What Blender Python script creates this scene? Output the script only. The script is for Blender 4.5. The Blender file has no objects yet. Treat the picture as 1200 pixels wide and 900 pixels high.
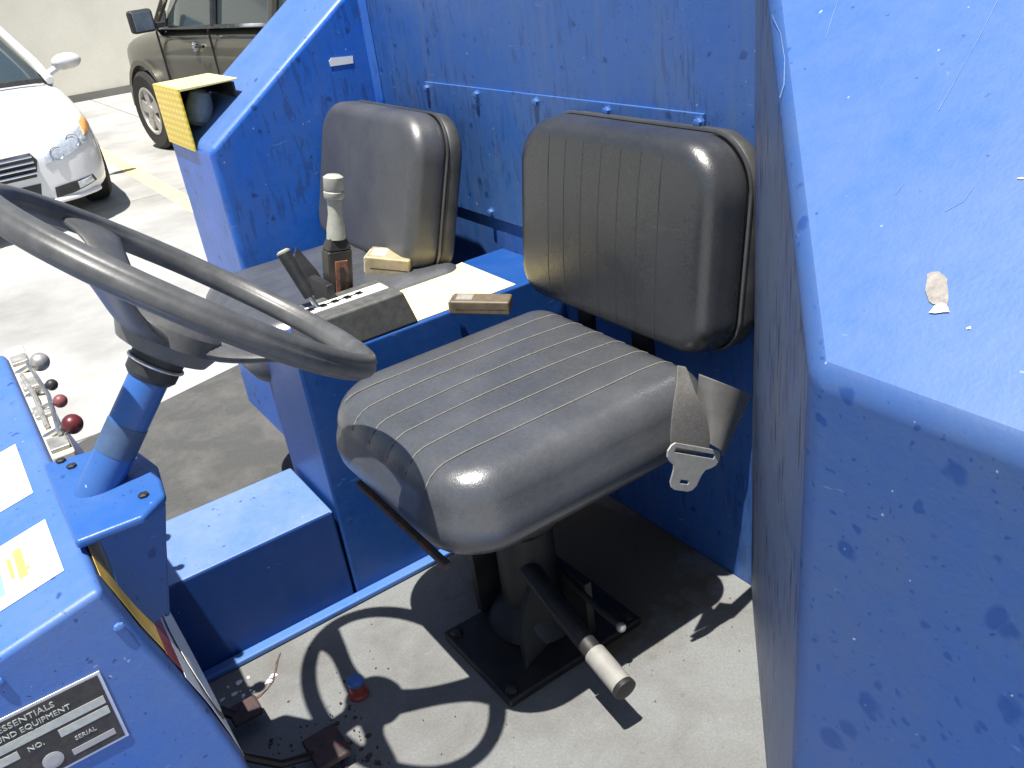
import bpy, bmesh, math, random
from mathutils import Vector, Matrix
from mathutils.bvhtree import BVHTree
from math import sin, cos, pi, radians, sqrt

S = bpy.context.scene
COL = S.collection
random.seed(7)

# ------------------------------------------------------------------ camera
cam = bpy.data.cameras.new('camera')
cam_o = bpy.data.objects.new('camera', cam)
COL.objects.link(cam_o)
S.camera = cam_o
YAW, PITCH, ROLL, FPX = radians(31.32), radians(27.475), radians(-7.825), 1022.6
d = Vector((sin(YAW) * cos(PITCH), cos(YAW) * cos(PITCH), -sin(PITCH)))
r = Vector((cos(YAW), -sin(YAW), 0))
u = r.cross(d)
r2 = cos(ROLL) * r + sin(ROLL) * u
u2 = -sin(ROLL) * r + cos(ROLL) * u
CAM = Vector((0, 0, 1.125))
cam_o.matrix_world = Matrix(((r2.x, u2.x, -d.x, CAM.x), (r2.y, u2.y, -d.y, CAM.y), (r2.z, u2.z, -d.z, CAM.z), (0, 0, 0, 1)))
cam.sensor_fit = 'HORIZONTAL'
cam.sensor_width = 36
cam.lens = 36 * FPX / 1200
cam.clip_start = 0.02
cam.clip_end = 400

# ------------------------------------------------------------------ light
SUN = Vector((-0.188, -0.118, 1.0)).normalized()
world = bpy.data.worlds.new('World')
S.world = world
world.use_nodes = True
nt = world.node_tree
sky = nt.nodes.new('ShaderNodeTexSky')
sky.sky_type = 'NISHITA'
sky.sun_disc = False
sky.sun_elevation = math.asin(SUN.z)
sky.sun_rotation = math.atan2(SUN.x, SUN.y)
bg = nt.nodes['Background']
nt.links.new(sky.outputs[0], bg.inputs[0])
bg.inputs[1].default_value = 0.072
sl = bpy.data.lights.new('sun', 'SUN')
sl.energy = 5.0
sl.angle = radians(0.53)
sl.color = (1.0, 0.955, 0.89)
so = bpy.data.objects.new('sun', sl)
COL.objects.link(so)
so.rotation_euler = SUN.to_track_quat('Z', 'Y').to_euler()
so.location = (-2, -2, 8)
S.view_settings.view_transform = 'Standard'
S.view_settings.look = 'None'
S.view_settings.exposure = 0.85
S.view_settings.gamma = 1.0

# ------------------------------------------------------------------ materials
def lin(r, g, b):
    f = lambda c: (c / 255 / 12.92) if c / 255 <= .04045 else ((c / 255 + .055) / 1.055) ** 2.4
    return (f(r), f(g), f(b), 1)

class NM:
    """small node helper"""
    def __init__(s, name):
        s.m = bpy.data.materials.new(name)
        s.m.use_nodes = True
        s.t = s.m.node_tree
        s.b = s.t.nodes['Principled BSDF']
        s.tc = s.t.nodes.new('ShaderNodeTexCoord').outputs['Object']
    def n(s, kind, **kw):
        x = s.t.nodes.new(kind)
        for k, v in kw.items():
            if k.startswith('i_'):
                x.inputs[k[2:].replace('_', ' ')].default_value = v
            else:
                setattr(x, k, v)
        return x
    def l(s, a, b): s.t.links.new(a, b)
    def mapping(s, scale=(1, 1, 1), loc=(0, 0, 0)):
        x = s.n('ShaderNodeMapping')
        x.inputs['Scale'].default_value = scale
        x.inputs['Location'].default_value = loc
        s.l(s.tc, x.inputs['Vector'])
        return x.outputs[0]
    def noise(s, scale, detail=4, rough=.55, vec=None, dist=0):
        x = s.n('ShaderNodeTexNoise')
        x.inputs['Scale'].default_value = scale
        x.inputs['Detail'].default_value = detail
        x.inputs['Roughness'].default_value = rough
        x.inputs['Distortion'].default_value = dist
        s.l(vec if vec is not None else s.tc, x.inputs['Vector'])
        return x.outputs['Fac']
    def ramp(s, fac, stops):
        x = s.n('ShaderNodeValToRGB')
        e = x.color_ramp.elements
        while len(e) < len(stops): e.new(.5)
        for i, (p, c) in enumerate(stops):
            e[i].position = p
            e[i].color = c if len(c) == 4 else (*c, 1)
        s.l(fac, x.inputs[0])
        return x.outputs[0]
    def fr(s, fac, a, b, lo=0., hi=1.):
        x = s.n('ShaderNodeMapRange')
        for i, v in zip((1, 2, 3, 4), (a, b, lo, hi)): x.inputs[i].default_value = v
        s.l(fac, x.inputs[0])
        return x.outputs[0]
    def mix(s, fac, a, b, mode='MIX'):
        x = s.n('ShaderNodeMix', data_type='RGBA', blend_type=mode)
        for v, i in ((fac, 0), (a, 6), (b, 7)):
            if hasattr(v, 'default_value') or hasattr(v, 'links'): s.l(v, x.inputs[i])
            else: x.inputs[i].default_value = v if i == 0 else (v if len(v) == 4 else (*v, 1))
        return x.outputs[2]
    def math(s, op, a, b=0.0):
        x = s.n('ShaderNodeMath', operation=op)
        for i, v in enumerate((a, b)):
            if hasattr(v, 'links'): s.l(v, x.inputs[i])
            else: x.inputs[i].default_value = v
        return x.outputs[0]
    def bump(s, h, strength=.3, dist=.002):
        x = s.n('ShaderNodeBump')
        x.inputs['Strength'].default_value = strength
        x.inputs['Distance'].default_value = dist
        s.l(h, x.inputs['Height'])
        s.l(x.outputs[0], s.b.inputs['Normal'])
    def col(s, c):
        if hasattr(c, 'links'): s.l(c, s.b.inputs['Base Color'])
        else: s.b.inputs['Base Color'].default_value = c if len(c) == 4 else (*c, 1)
    def set(s, **kw):
        for k, v in kw.items():
            i = s.b.inputs[{'rough': 'Roughness', 'metal': 'Metallic', 'spec': 'Specular IOR Level', 'coat': 'Coat Weight', 'coatr': 'Coat Roughness', 'trans': 'Transmission Weight'}[k]]
            if hasattr(v, 'links'): s.l(v, i)
            else: i.default_value = v
        return s.m

def blue_paint(name, seed=0, dust=.5, spots=.5, streaks=0.0, rough=.34, runs=0.0, spot_scale=26, grime=0.0, dusty=(0.068, 0.158, 0.390), gcol=(0.10, 0.13, 0.19), clean=(0.012, 0.120, 0.500), spec=.45):
    m = NM(name)
    off = (seed * 3.1, seed * 1.7, seed * 2.3)
    v = m.mapping(loc=off)
    big = m.noise(5.0, 5, .6, v)
    fine = m.noise(60, 4, .65, v)
    f = m.math('ADD', m.fr(big, .3, .7, -.22, .22), m.fr(fine, .3, .7, -.1, .1))
    f = m.math('ADD', f, dust)
    c = m.mix(m.fr(f, 0, 1), clean, dusty)
    rg = m.fr(f, 0, 1, rough - .06, rough + .16)
    if spots > 0:                                   # dried water drops that washed the dust off
        vv = m.mapping(loc=off)
        w = m.n('ShaderNodeMix', data_type='VECTOR')
        nz = m.n('ShaderNodeTexNoise'); nz.inputs['Scale'].default_value = 45
        m.l(vv, nz.inputs['Vector'])
        w.inputs[0].default_value = .022
        m.l(vv, w.inputs[4]); m.l(nz.outputs['Color'], w.inputs[5])
        for sc, thr in ((spot_scale, .40), (spot_scale * 2.1, .36), (spot_scale * 4.5, .33)):
            vo = m.n('ShaderNodeTexVoronoi'); vo.inputs['Scale'].default_value = sc
            m.l(w.outputs[1], vo.inputs['Vector'])
            sep = m.n('ShaderNodeSeparateColor'); m.l(vo.outputs['Color'], sep.inputs[0])
            rad = m.fr(sep.outputs[0], .35, 1.0, 0.0, thr)      # each cell its own radius
            gone = m.math('LESS_THAN', sep.outputs[1], spots)
            rad = m.math('MULTIPLY', rad, gone)
            inside = m.fr(m.math('SUBTRACT', rad, vo.outputs['Distance']), 0.0, .12)
            c = m.mix(m.math('MULTIPLY', inside, .85), c, (0.008, 0.048, 0.205))
    if streaks > 0:                                 # runs of water down an upright sheet
        vs = m.mapping(scale=(95, 95, 17), loc=off)
        st = m.noise(1.0, 2, .5, vs)
        s2 = m.fr(st, .55, .60)
        gate = m.fr(m.noise(7, 3, .6, v), .40, .55)
        c = m.mix(m.math('MULTIPLY', m.math('MULTIPLY', s2, gate), streaks), c, (0.012, 0.035, 0.12))
    if runs > 0:
        vs = m.mapping(scale=(24, 24, 2.2), loc=off)
        st = m.fr(m.noise(1.0, 4, .6, vs), .50, .78)
        c = m.mix(m.math('MULTIPLY', st, runs), c, (0.11, 0.16, 0.26))
    if grime > 0:
        gm = m.fr(m.noise(7, 6, .7, v), .45, .75)
        c = m.mix(m.math('MULTIPLY', gm, grime), c, gcol)
    # small chips and pale scratches
    ch = m.fr(m.noise(85, 2, .5, m.mapping(scale=(1, 1, 1), loc=(off[0] + 4, off[1], off[2]))), .755, .78)
    c = m.mix(m.math('MULTIPLY', ch, .6), c, (0.45, 0.50, 0.6))
    sv = m.mapping(scale=(9, 9, 60), loc=(off[0], 7, 3))
    sc_ = m.fr(m.noise(1.6, 2, .5, sv, 1.5), .73, .76)
    c = m.mix(m.math('MULTIPLY', sc_, .3), c, (0.22, 0.32, 0.55))
    m.col(c)
    m.bump(m.math('ADD', m.noise(32, 3, .5, v), m.math('MULTIPLY', m.noise(260, 2, .5, v), .35)), .22, .0022)
    return m.set(rough=rg, spec=spec)

def vinyl(name, base, seed=0, rough=.42, dust=.5):
    m = NM(name)
    v = m.mapping(loc=(seed, seed * .7, 0))
    big = m.noise(7, 5, .6, v)
    f = m.fr(big, .35, .7)
    fine = m.fr(m.noise(140, 4, .7, v), .4, .75)
    tone = m.mix(m.math('MULTIPLY', f, dust), base, tuple(min(1, x * 1.9 + .012) for x in base))
    tone = m.mix(m.math('MULTIPLY', fine, .18), tone, tuple(x * 2.2 + .02 for x in base))
    scr = m.fr(m.noise(2.2, 3, .5, m.mapping(scale=(60, 5, 40), loc=(3, seed, 0)), .8), .70, .74)
    tone = m.mix(m.math('MULTIPLY', scr, .06), tone, (.22, .21, .19))
    m.col(tone)
    h = m.math('ADD', m.noise(420, 3, .6, v), m.math('MULTIPLY', m.noise(16, 3, .5, v), 2.2))
    m.bump(h, .3, .0012)
    return m.set(rough=m.fr(big, .3, .7, rough - .06, rough + .12), spec=.9)

def plain(name, c, rough=.5, metal=0., spec=.5, var=.25, scale=30, bump=.0, coat=0.):
    m = NM(name)
    f = m.fr(m.noise(scale, 5, .65), .3, .72)
    a = tuple(x * (1 - var) for x in c[:3])
    b = tuple(min(1, x * (1 + var)) for x in c[:3])
    m.col(m.mix(f, a, b))
    if bump: m.bump(m.noise(scale * 5, 3, .6), bump, .002)
    return m.set(rough=m.fr(f, 0, 1, max(.03, rough - .06), rough + .06), metal=metal, spec=spec, coat=coat)

def rusty(name, c1, c2, scale=40, rough=.7, lo=.42, hi=.6):
    m = NM(name)
    f = m.fr(m.noise(scale, 6, .7), lo, hi)
    m.col(m.mix(f, c1, c2))
    m.bump(m.noise(scale * 4, 4, .6), .5, .002)
    return m.set(rough=rough)

def concrete(name, c, scale=1.2, var=.22, rough=.85, crack=False):
    m = NM(name)
    f = m.noise(scale, 8, .62)
    g = m.noise(scale * 60, 4, .7)
    c1 = m.mix(m.fr(f, .3, .7), tuple(x * (1 - var) for x in c), tuple(x * (1 + var * .5) for x in c))
    c1 = m.mix(m.math('MULTIPLY', m.fr(g, .35, .7), .25), c1, tuple(x * .72 for x in c))
    st = m.fr(m.noise(scale * 2.7, 5, .6, None, .6), .62, .8)
    c1 = m.mix(m.math('MULTIPLY', st, .3), c1, tuple(x * .6 for x in c))
    m.col(c1)
    m.bump(g, .35, .004)
    return m.set(rough=rough, spec=.3)

def floor_mat(name, c, dirt, amount, seed=0, stain_shade=None):
    m = NM(name)
    v = m.mapping(loc=(seed, seed * 2, 0))
    grit = m.noise(230, 4, .75, v)
    blot = m.noise(7.5, 7, .65, v, .3)
    c1 = m.mix(m.fr(grit, .3, .7), tuple(x * .78 for x in c), tuple(x * 1.15 for x in c))
    c1 = m.mix(m.math('MULTIPLY', m.fr(blot, .44, .72), amount), c1, dirt)
    sp = m.fr(m.noise(48, 3, .6, v), .66, .72)
    c1 = m.mix(m.math('MULTIPLY', sp, .45), c1, tuple(x * .45 for x in c))
    lt = m.fr(m.noise(20, 5, .7, m.mapping(loc=(seed + 5, 2, 0))), .6, .75)
    c1 = m.mix(m.math('MULTIPLY', lt, .3), c1, tuple(min(.8, x * 1.5) for x in c))
    if stain_shade:                                   # irregular brown stain that also paints in shade beneath the seat
        (sx_, sy_), (rx_, ry_), sc_ = stain_shade
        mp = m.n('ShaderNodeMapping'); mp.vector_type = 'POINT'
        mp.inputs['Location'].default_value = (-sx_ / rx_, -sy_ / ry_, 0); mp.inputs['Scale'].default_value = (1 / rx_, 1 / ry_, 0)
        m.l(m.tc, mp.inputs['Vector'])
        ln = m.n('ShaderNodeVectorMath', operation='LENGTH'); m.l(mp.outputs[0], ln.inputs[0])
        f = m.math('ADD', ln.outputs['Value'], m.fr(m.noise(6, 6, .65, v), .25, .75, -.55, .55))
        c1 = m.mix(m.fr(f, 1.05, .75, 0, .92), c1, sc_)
    m.col(c1)
    m.bump(grit, .5, .003)
    return m.set(rough=.8, spec=.35)

M = {}
M['wall'] = blue_paint('wall_paint', 1, .5, .28, .42, .36, .5, 42, .2, (.062, .136, .32), clean=(.010, .095, .40))
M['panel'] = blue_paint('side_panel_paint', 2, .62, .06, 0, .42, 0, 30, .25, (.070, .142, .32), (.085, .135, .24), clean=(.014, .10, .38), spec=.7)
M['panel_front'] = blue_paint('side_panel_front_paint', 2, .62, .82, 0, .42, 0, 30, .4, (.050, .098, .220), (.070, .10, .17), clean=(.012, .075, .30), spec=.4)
M['jamb'] = blue_paint('jamb_paint', 3, .95, .0, 1.0, .36, .5, 30, .5, (.125, .165, .255), (.15, .165, .195))
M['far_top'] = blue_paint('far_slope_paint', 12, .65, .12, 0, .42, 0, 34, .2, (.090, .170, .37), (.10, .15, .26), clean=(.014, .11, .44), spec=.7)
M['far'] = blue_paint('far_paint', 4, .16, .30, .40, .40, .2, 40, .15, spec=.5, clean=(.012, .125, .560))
M['dash'] = blue_paint('dash_paint', 5, .55, .3, 0, .40, 0, 40, 0, (.095, .165, .35), spec=.6)
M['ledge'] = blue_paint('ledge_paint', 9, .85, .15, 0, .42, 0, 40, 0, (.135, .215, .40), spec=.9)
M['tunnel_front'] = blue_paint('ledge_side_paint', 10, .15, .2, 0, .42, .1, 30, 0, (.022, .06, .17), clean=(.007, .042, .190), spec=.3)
M['tunnel'] = blue_paint('console_paint', 6, .2, .25, 0, .36, .1, 30, 0, (.03, .085, .22), clean=(.008, .058, .250), spec=.4)
M['col'] = blue_paint('column_paint', 7, .45, .25, 0, .32, 0, 60, 0, (.05, .125, .31), clean=(.010, .085, .36))
M['vinyl'] = vinyl('seat_vinyl', (.052, .055, .060), 1, .29, .3)
M['vinyl_back'] = vinyl('backrest_vinyl', (.025, .026, .027), 3, .25, .25)
M['vinyl_lighter'] = vinyl('lighter_vinyl', (.046, .047, .048), 6, .36, .25)  # lighter vinyl tone for the passenger backrest
M['shell'] = plain('seat_shell', (.045, .045, .043), .5, var=.3)
M['thread'] = plain('dusty_thread', (.17, .165, .15), .8, var=.3, scale=200)
M['piping'] = vinyl('piping_vinyl', (.035, .035, .035), 5, .35)
M['black'] = plain('black_metal', (.018, .0175, .017), .5, var=.4, bump=.2)
M['rubber'] = plain('black_rubber', (.022, .022, .022), .55, var=.3, scale=50)
M['wheel'] = plain('wheel_rubber', (.085, .086, .085), .42, var=.3, scale=24, bump=.12)
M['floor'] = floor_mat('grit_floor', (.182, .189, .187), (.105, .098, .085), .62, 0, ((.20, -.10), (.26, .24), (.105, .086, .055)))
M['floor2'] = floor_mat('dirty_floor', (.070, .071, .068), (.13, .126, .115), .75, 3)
M['strip'] = blue_paint('edge_paint', 8, .85, 0, 0, .4)
M['steel'] = plain('bare_steel', (.55, .54, .52), .36, 1.0, var=.2, scale=60)
M['dullsteel'] = plain('dull_steel', (.42, .41, .38), .5, .6, var=.3, scale=60)
M['grip'] = plain('grey_grip', (.24, .235, .215), .6, var=.15, scale=50)
M['cream'] = plain('cream_paint', (.66, .60, .46), .5, var=.15)
M['yellow_label'] = plain('yellow_label', (.94, .79, .36), .5, var=.06, scale=14)
M['yellow'] = plain('yellow_paint', (.75, .50, .07), .45, var=.2)
M['pale_yellow'] = plain('faded_yellow', (.85, .72, .30), .5, var=.1)
M['red'] = plain('red_paint', (.30, .05, .035), .5, var=.3)
M['dull_red'] = plain('dull_red_plastic', (.16, .05, .05), .4, var=.3)
M['maroon'] = plain('maroon_plastic', (.10, .016, .018), .3, var=.3)
M['white'] = plain('white_sticker', (.80, .80, .78), .45, var=.05)
M['green_print'] = plain('green_print', (.22, .58, .36), .5, var=.05)
M['orange_print'] = plain('orange_print', (.62, .36, .12), .5, var=.05)
M['violet_print'] = plain('violet_print', (.46, .40, .62), .5, var=.05)
M['grey_print'] = plain('grey_print', (.38, .38, .38), .5, var=.05)
M['plate_dark'] = plain('plate_field', (.055, .048, .040), .45, .3, var=.35, scale=120)
M['plate_light'] = plain('plate_cells', (.50, .51, .45), .45, .2, var=.15, scale=160)
M['plate_rim'] = plain('plate_rim', (.62, .62, .62), .35, .6, var=.15)
M['rail'] = rusty('rusty_rail', (.055, .045, .036), (.13, .060, .03), 60)
M['pedal'] = rusty('worn_red_pedal', (.085, .038, .036), (.035, .032, .030), 70)
M['buckle'] = plain('aged_buckle', (.36, .30, .18), .5, var=.3, scale=45)
M['buckle_b'] = plain('brown_buckle', (.125, .098, .062), .5, var=.35, scale=45)
M['webbing'] = plain('belt_webbing', (.15, .142, .13), .85, var=.25, scale=240, bump=.4)
M['tongue'] = plain('tongue_metal', (.40, .40, .37), .4, .35, var=.12, scale=90)
M['cover'] = plain('belt_cover', (.15, .143, .13), .24, var=.25, scale=20)
M['lever_body'] = plain('lever_body', (.050, .047, .040), .4, .3, var=.35)
M['lever_red'] = rusty('lever_red_inset', (.30, .11, .06), (.10, .05, .035), 90)
M['lever_white'] = plain('aged_white_plastic', (.36, .36, .30), .5, var=.15, scale=60)
M['boxgrey'] = plain('shift_box', (.085, .085, .078), .6, var=.3, scale=60, bump=.2)
M['chip'] = plain('paint_chip', (.27, .25, .225), .7, var=.3, scale=160)
M['chipw'] = plain('bare_chip', (.75, .75, .72), .6, var=.1)
M['dirt'] = rusty('floor_dirt', (.055, .045, .036), (.14, .06, .045), 55)
M['carpaint'] = plain('white_car_paint', (.70, .70, .70), .25, var=.02, scale=2, coat=.6)
M['suvpaint'] = plain('olive_car_paint', (.085, .080, .058), .35, .25, var=.08, scale=3, coat=.5)
M['glass'] = plain('dark_glass', (.035, .05, .055), .06, var=.1, spec=.8, coat=.5)
M['tyre'] = plain('tyre_rubber', (.022, .022, .022), .75, var=.3, bump=.3)
M['alloy'] = plain('alloy_rim', (.52, .51, .48), .4, .5, var=.15)
M['darkplastic'] = plain('dark_plastic', (.022, .023, .024), .5, var=.3)
M['lamp'] = plain('lamp_lens', (.50, .54, .58), .12, .3, var=.3, scale=40, coat=.6)
M['amber'] = plain('amber_lens', (.75, .33, .10), .2, var=.15, coat=.5)
M['chrome'] = plain('chrome', (.75, .75, .76), .12, 1.0, var=.05)
M['mirrorglass'] = plain('mirror_glass', (.30, .34, .40), .15, .7, var=.2, scale=12)
M['slab'] = concrete('yard_concrete', (.38, .378, .36), .8, .45)
M['joint'] = concrete('joint_dirt', (.20, .19, .17), 2)
M['stucco'] = concrete('cream_stucco', (.75, .715, .60), .7, .16)
M['stripe'] = plain('worn_yellow_line', (.66, .54, .27), .8, var=.18, scale=9)
M['lampglass'] = plain('grey_lamp_glass', (.25, .27, .28), .2, var=.2)

# reflector with a moulded grid (cells as fine relief and tint)
def reflector():
    m = NM('yellow_reflector')
    v = m.mapping(scale=(1, 17, 17))
    br = m.n('ShaderNodeTexBrick')
    br.inputs['Color1'].default_value = (.90, .72, .04, 1)
    br.inputs['Color2'].default_value = (.88, .78, .08, 1)
    br.inputs['Mortar'].default_value = (.80, .52, .05, 1)
    br.inputs['Scale'].default_value = 1.0
    br.inputs['Mortar Size'].default_value = .07
    br.offset = 0
    # use y,z as the brick plane
    sp = m.n('ShaderNodeSeparateXYZ'); m.l(v, sp.inputs[0])
    cb = m.n('ShaderNodeCombineXYZ'); m.l(sp.outputs[1], cb.inputs[0]); m.l(sp.outputs[2], cb.inputs[1])
    m.l(cb.outputs[0], br.inputs['Vector'])
    m.col(br.outputs['Color'])
    m.bump(br.outputs['Fac'], .4, .001)
    return m.set(rough=.35)
M['reflector'] = reflector()

# ------------------------------------------------------------------ mesh helpers
class MB:
    def __init__(s): s.v, s.f, s.mi = [], [], []
    def add(s, vs, fs, mi=0):
        o = len(s.v)
        s.v += [tuple(x) for x in vs]
        s.f += [tuple(i + o for i in f) for f in fs]
        s.mi += [mi] * len(fs)
        return s
    def box(s, a, b, mi=0, M_=None):
        x0, y0, z0 = a; x1, y1, z1 = b
        vs = [(x0, y0, z0), (x1, y0, z0), (x1, y1, z0), (x0, y1, z0), (x0, y0, z1), (x1, y0, z1), (x1, y1, z1), (x0, y1, z1)]
        if M_ is not None: vs = [M_ @ Vector(p) for p in vs]
        return s.add(vs, [(0, 3, 2, 1), (4, 5, 6, 7), (0, 1, 5, 4), (1, 2, 6, 5), (2, 3, 7, 6), (3, 0, 4, 7)], mi)
    def prism(s, pts, vec, mi=0):
        n = len(pts); vec = Vector(vec)
        a = [Vector(p) for p in pts]; b = [p + vec for p in a]
        fs = [tuple(reversed(range(n))), tuple(range(n, 2 * n))] + [(i, (i + 1) % n, n + (i + 1) % n, n + i) for i in range(n)]
        return s.add(a + b, fs, mi)
    def rings(s, rings, closed=True, cap0=True, cap1=True, mi=0):
        n = len(rings[0]); vs = [p for r_ in rings for p in r_]; fs = []
        for k in range(len(rings) - 1):
            for i in range(n if closed else n - 1):
                j = (i + 1) % n
                fs.append((k * n + i, k * n + j, (k + 1) * n + j, (k + 1) * n + i))
        if closed and cap0: fs.append(tuple(reversed(range(n))))
        if closed and cap1: fs.append(tuple(range((len(rings) - 1) * n, len(rings) * n)))
        return s.add(vs, fs, mi)
    def tube(s, path, r_, n=10, mi=0, closed=False):
        P = [Vector(p) for p in path]; rs = r_ if isinstance(r_, (list, tuple)) else [r_] * len(P)
        R = []; prev = None
        for i, p in enumerate(P):
            if closed: t = P[(i + 1) % len(P)] - P[i - 1]
            else: t = P[min(i + 1, len(P) - 1)] - P[max(i - 1, 0)]
            t.normalize()
            if prev is None:
                a = t.orthogonal().normalized()
            else:
                a = (prev - t * prev.dot(t)).normalized()
            prev = a; b = t.cross(a)
            R.append([p + rs[i] * (cos(2 * pi * k / n) * a + sin(2 * pi * k / n) * b) for k in range(n)])
        if closed:
            # re-phase the last ring onto the first
            best = min(range(n), key=lambda k: (R[-1][k] - R[0][0]).length)
            R.append(R[0][-best:] + R[0][:-best] if best else R[0])
            vs = [p for q in R[:-1] for p in q]; m = len(R) - 1; fs = []
            for k in range(m):
                for i in range(n):
                    j = (i + 1) % n
                    if k < m - 1: fs.append((k * n + i, k * n + j, (k + 1) * n + j, (k + 1) * n + i))
                    else:
                        fs.append((k * n + i, k * n + j, (j - best) % n, (i - best) % n))
            return s.add(vs, fs, mi)
        return s.rings(R, mi=mi)
    def lathe(s, c, axis, prof, n=20, mi=0, cap=True):
        c = Vector(c); t = Vector(axis).normalized(); a = t.orthogonal().normalized(); b = t.cross(a)
        R = [[c + t * h + q * (cos(2 * pi * k / n) * a + sin(2 * pi * k / n) * b) for k in range(n)] for q, h in prof]
        return s.rings(R, cap0=cap, cap1=cap, mi=mi)
    def ball(s, c, r_, n=14, sc=(1, 1, 1), mi=0):
        R = []
        for i in range(1, n):
            a = pi * i / n
            R.append([(c[0] + sc[0] * r_ * sin(a) * cos(2 * pi * k / n), c[1] + sc[1] * r_ * sin(a) * sin(2 * pi * k / n), c[2] - sc[2] * r_ * cos(a)) for k in range(n)])
        return s.rings(R, mi=mi)
    def build(s, name, mats, parent=None, bevel=0, seg=3, smooth=35, sub=0, label=None):
        me = bpy.data.meshes.new(name)
        off = WORLD.get(parent.name, Vector((0, 0, 0))) if parent is not None else Vector((0, 0, 0))
        me.from_pydata([tuple(Vector(p) - off) for p in s.v], [], s.f)
        bm = bmesh.new(); bm.from_mesh(me)
        bmesh.ops.remove_doubles(bm, verts=bm.verts, dist=1e-6)
        bmesh.ops.recalc_face_normals(bm, faces=bm.faces)
        bm.to_mesh(me); bm.free()
        if not isinstance(mats, (list, tuple)): mats = [mats]
        for m in mats: me.materials.append(M[m] if isinstance(m, str) else m)
        if len(mats) > 1 and len(me.polygons) == len(s.mi):
            me.polygons.foreach_set('material_index', s.mi)
        o = bpy.data.objects.new(name, me); COL.objects.link(o)
        if parent is not None: o.parent = parent
        if smooth:
            for p in me.polygons: p.use_smooth = True
            me.set_sharp_from_angle(angle=radians(smooth))
        if bevel:
            b = o.modifiers.new('bevel', 'BEVEL'); b.width = bevel; b.segments = seg; b.limit_method = 'ANGLE'; b.angle_limit = radians(32)
            b.harden_normals = True
            if len(mats) > 2: b.material = 2
        if sub:
            q = o.modifiers.new('sub', 'SUBSURF'); q.levels = sub; q.render_levels = sub
        if label: o['label'] = label
        WORLD[o.name] = off
        return o

WORLD = {}
def empty(name, loc=(0, 0, 0), parent=None, label=None, cat=None, group=None, kind=None):
    o = bpy.data.objects.new(name, None); COL.objects.link(o)
    o.empty_display_size = .1
    off = WORLD.get(parent.name, Vector((0, 0, 0))) if parent is not None else Vector((0, 0, 0))
    o.location = Vector(loc) - off
    if parent is not None: o.parent = parent
    WORLD[o.name] = Vector(loc)
    if label: o['label'] = label
    if cat: o['category'] = cat
    if group: o['group'] = group
    if kind: o['kind'] = kind
    return o

def copy_tree(o, parent=None):
    c = o.copy(); COL.objects.link(c)
    if parent is not None: c.parent = parent
    for ch in list(o.children): copy_tree(ch, c)
    return c

def text(body, size, frame, mat, parent, name='lettering', depth=.0004, align='LEFT', xs=1.0):
    cu = bpy.data.curves.new(name, 'FONT'); cu.body = body; cu.size = size; cu.extrude = depth; cu.align_x = align
    cu.resolution_u = 2
    t = bpy.data.objects.new('tmp_text', cu); COL.objects.link(t)
    dg = bpy.context.evaluated_depsgraph_get()
    me = bpy.data.meshes.new_from_object(t.evaluated_get(dg))
    bpy.data.objects.remove(t); bpy.data.curves.remove(cu)
    o_, X, Y, Z = frame
    off = WORLD.get(parent.name, Vector((0, 0, 0)))
    for v in me.vertices:
        p = Vector(o_) + Vector(X) * v.co.x * xs + Vector(Y) * v.co.y + Vector(Z) * v.co.z
        v.co = p - off
    me.name = name; me.materials.clear(); me.materials.append(M[mat])
    o = bpy.data.objects.new(name, me); COL.objects.link(o); o.parent = parent
    WORLD[o.name] = off
    return o

# ================================================================== SETTING
GZ = -0.5
g = MB().add([(-90, -60, GZ), (90, -60, GZ), (90, 120, GZ), (-90, 120, GZ)], [(0, 1, 2, 3)]).build('ground', 'joint', smooth=0)
g['kind'] = 'structure'; g['label'] = 'sunlit pale concrete yard'
slab_me = None
x0, y0, w, h = -13.05, -4.7, 3.9, 4.15
for i in range(7):
    for j in range(6):
        if not slab_me:
            o = MB().box((.008, .008, -.05), (w - .008, h - .008, .006)).build('concrete_slab', 'slab', g, bevel=.004, seg=1, smooth=0)
            slab_me = o.data; base = o
        else:
            o = base.copy(); COL.objects.link(o); o.parent = g
        o.location = (x0 + i * w, y0 + j * h, GZ)
PZ = GZ + .0075
st = MB()
for k in range(4):
    a = Vector((1.62 - .006 * k, 12.1 - 1.5 * k, PZ)); 
    if 0: pass
st.add([(1.53, 5.0, PZ), (1.67, 5.0, PZ), (1.70, 12.5, PZ), (1.56, 12.5, PZ)], [(0, 1, 2, 3)])
st = st.build('parking_line', 'stripe', g, smooth=0)

yw = empty('yard_wall', (2.3, 17, GZ), label='tall cream rendered wall at the back of the yard', cat='wall')
MB().prism([(-25, 18.6, GZ), (24, 13.6, GZ), (24, 13.9, GZ), (-25, 18.9, GZ)], (0, 0, 4.6)).build('wall_face', 'stucco', yw, smooth=0)
MB().prism([(-25, 18.56, GZ), (24, 13.56, GZ), (24, 13.6, GZ), (-25, 18.6, GZ)], (0, 0, .12)).build('plinth', 'joint', yw, smooth=0)
MB().prism([(-25, 18.5, 4.1), (24, 13.5, 4.1), (24, 14.0, 4.1), (-25, 19.0, 4.1)], (0, 0, .12)).build('coping', 'stucco', yw, smooth=0)

# ================================================================== TOW TRACTOR
T = empty('tow_tractor', (.6, 1.2, GZ), label='blue steel airport tow tractor with two black vinyl seats in its open cab', cat='tractor')
WORLD['tow_tractor'] = Vector((.6, 1.2, GZ))

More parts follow.
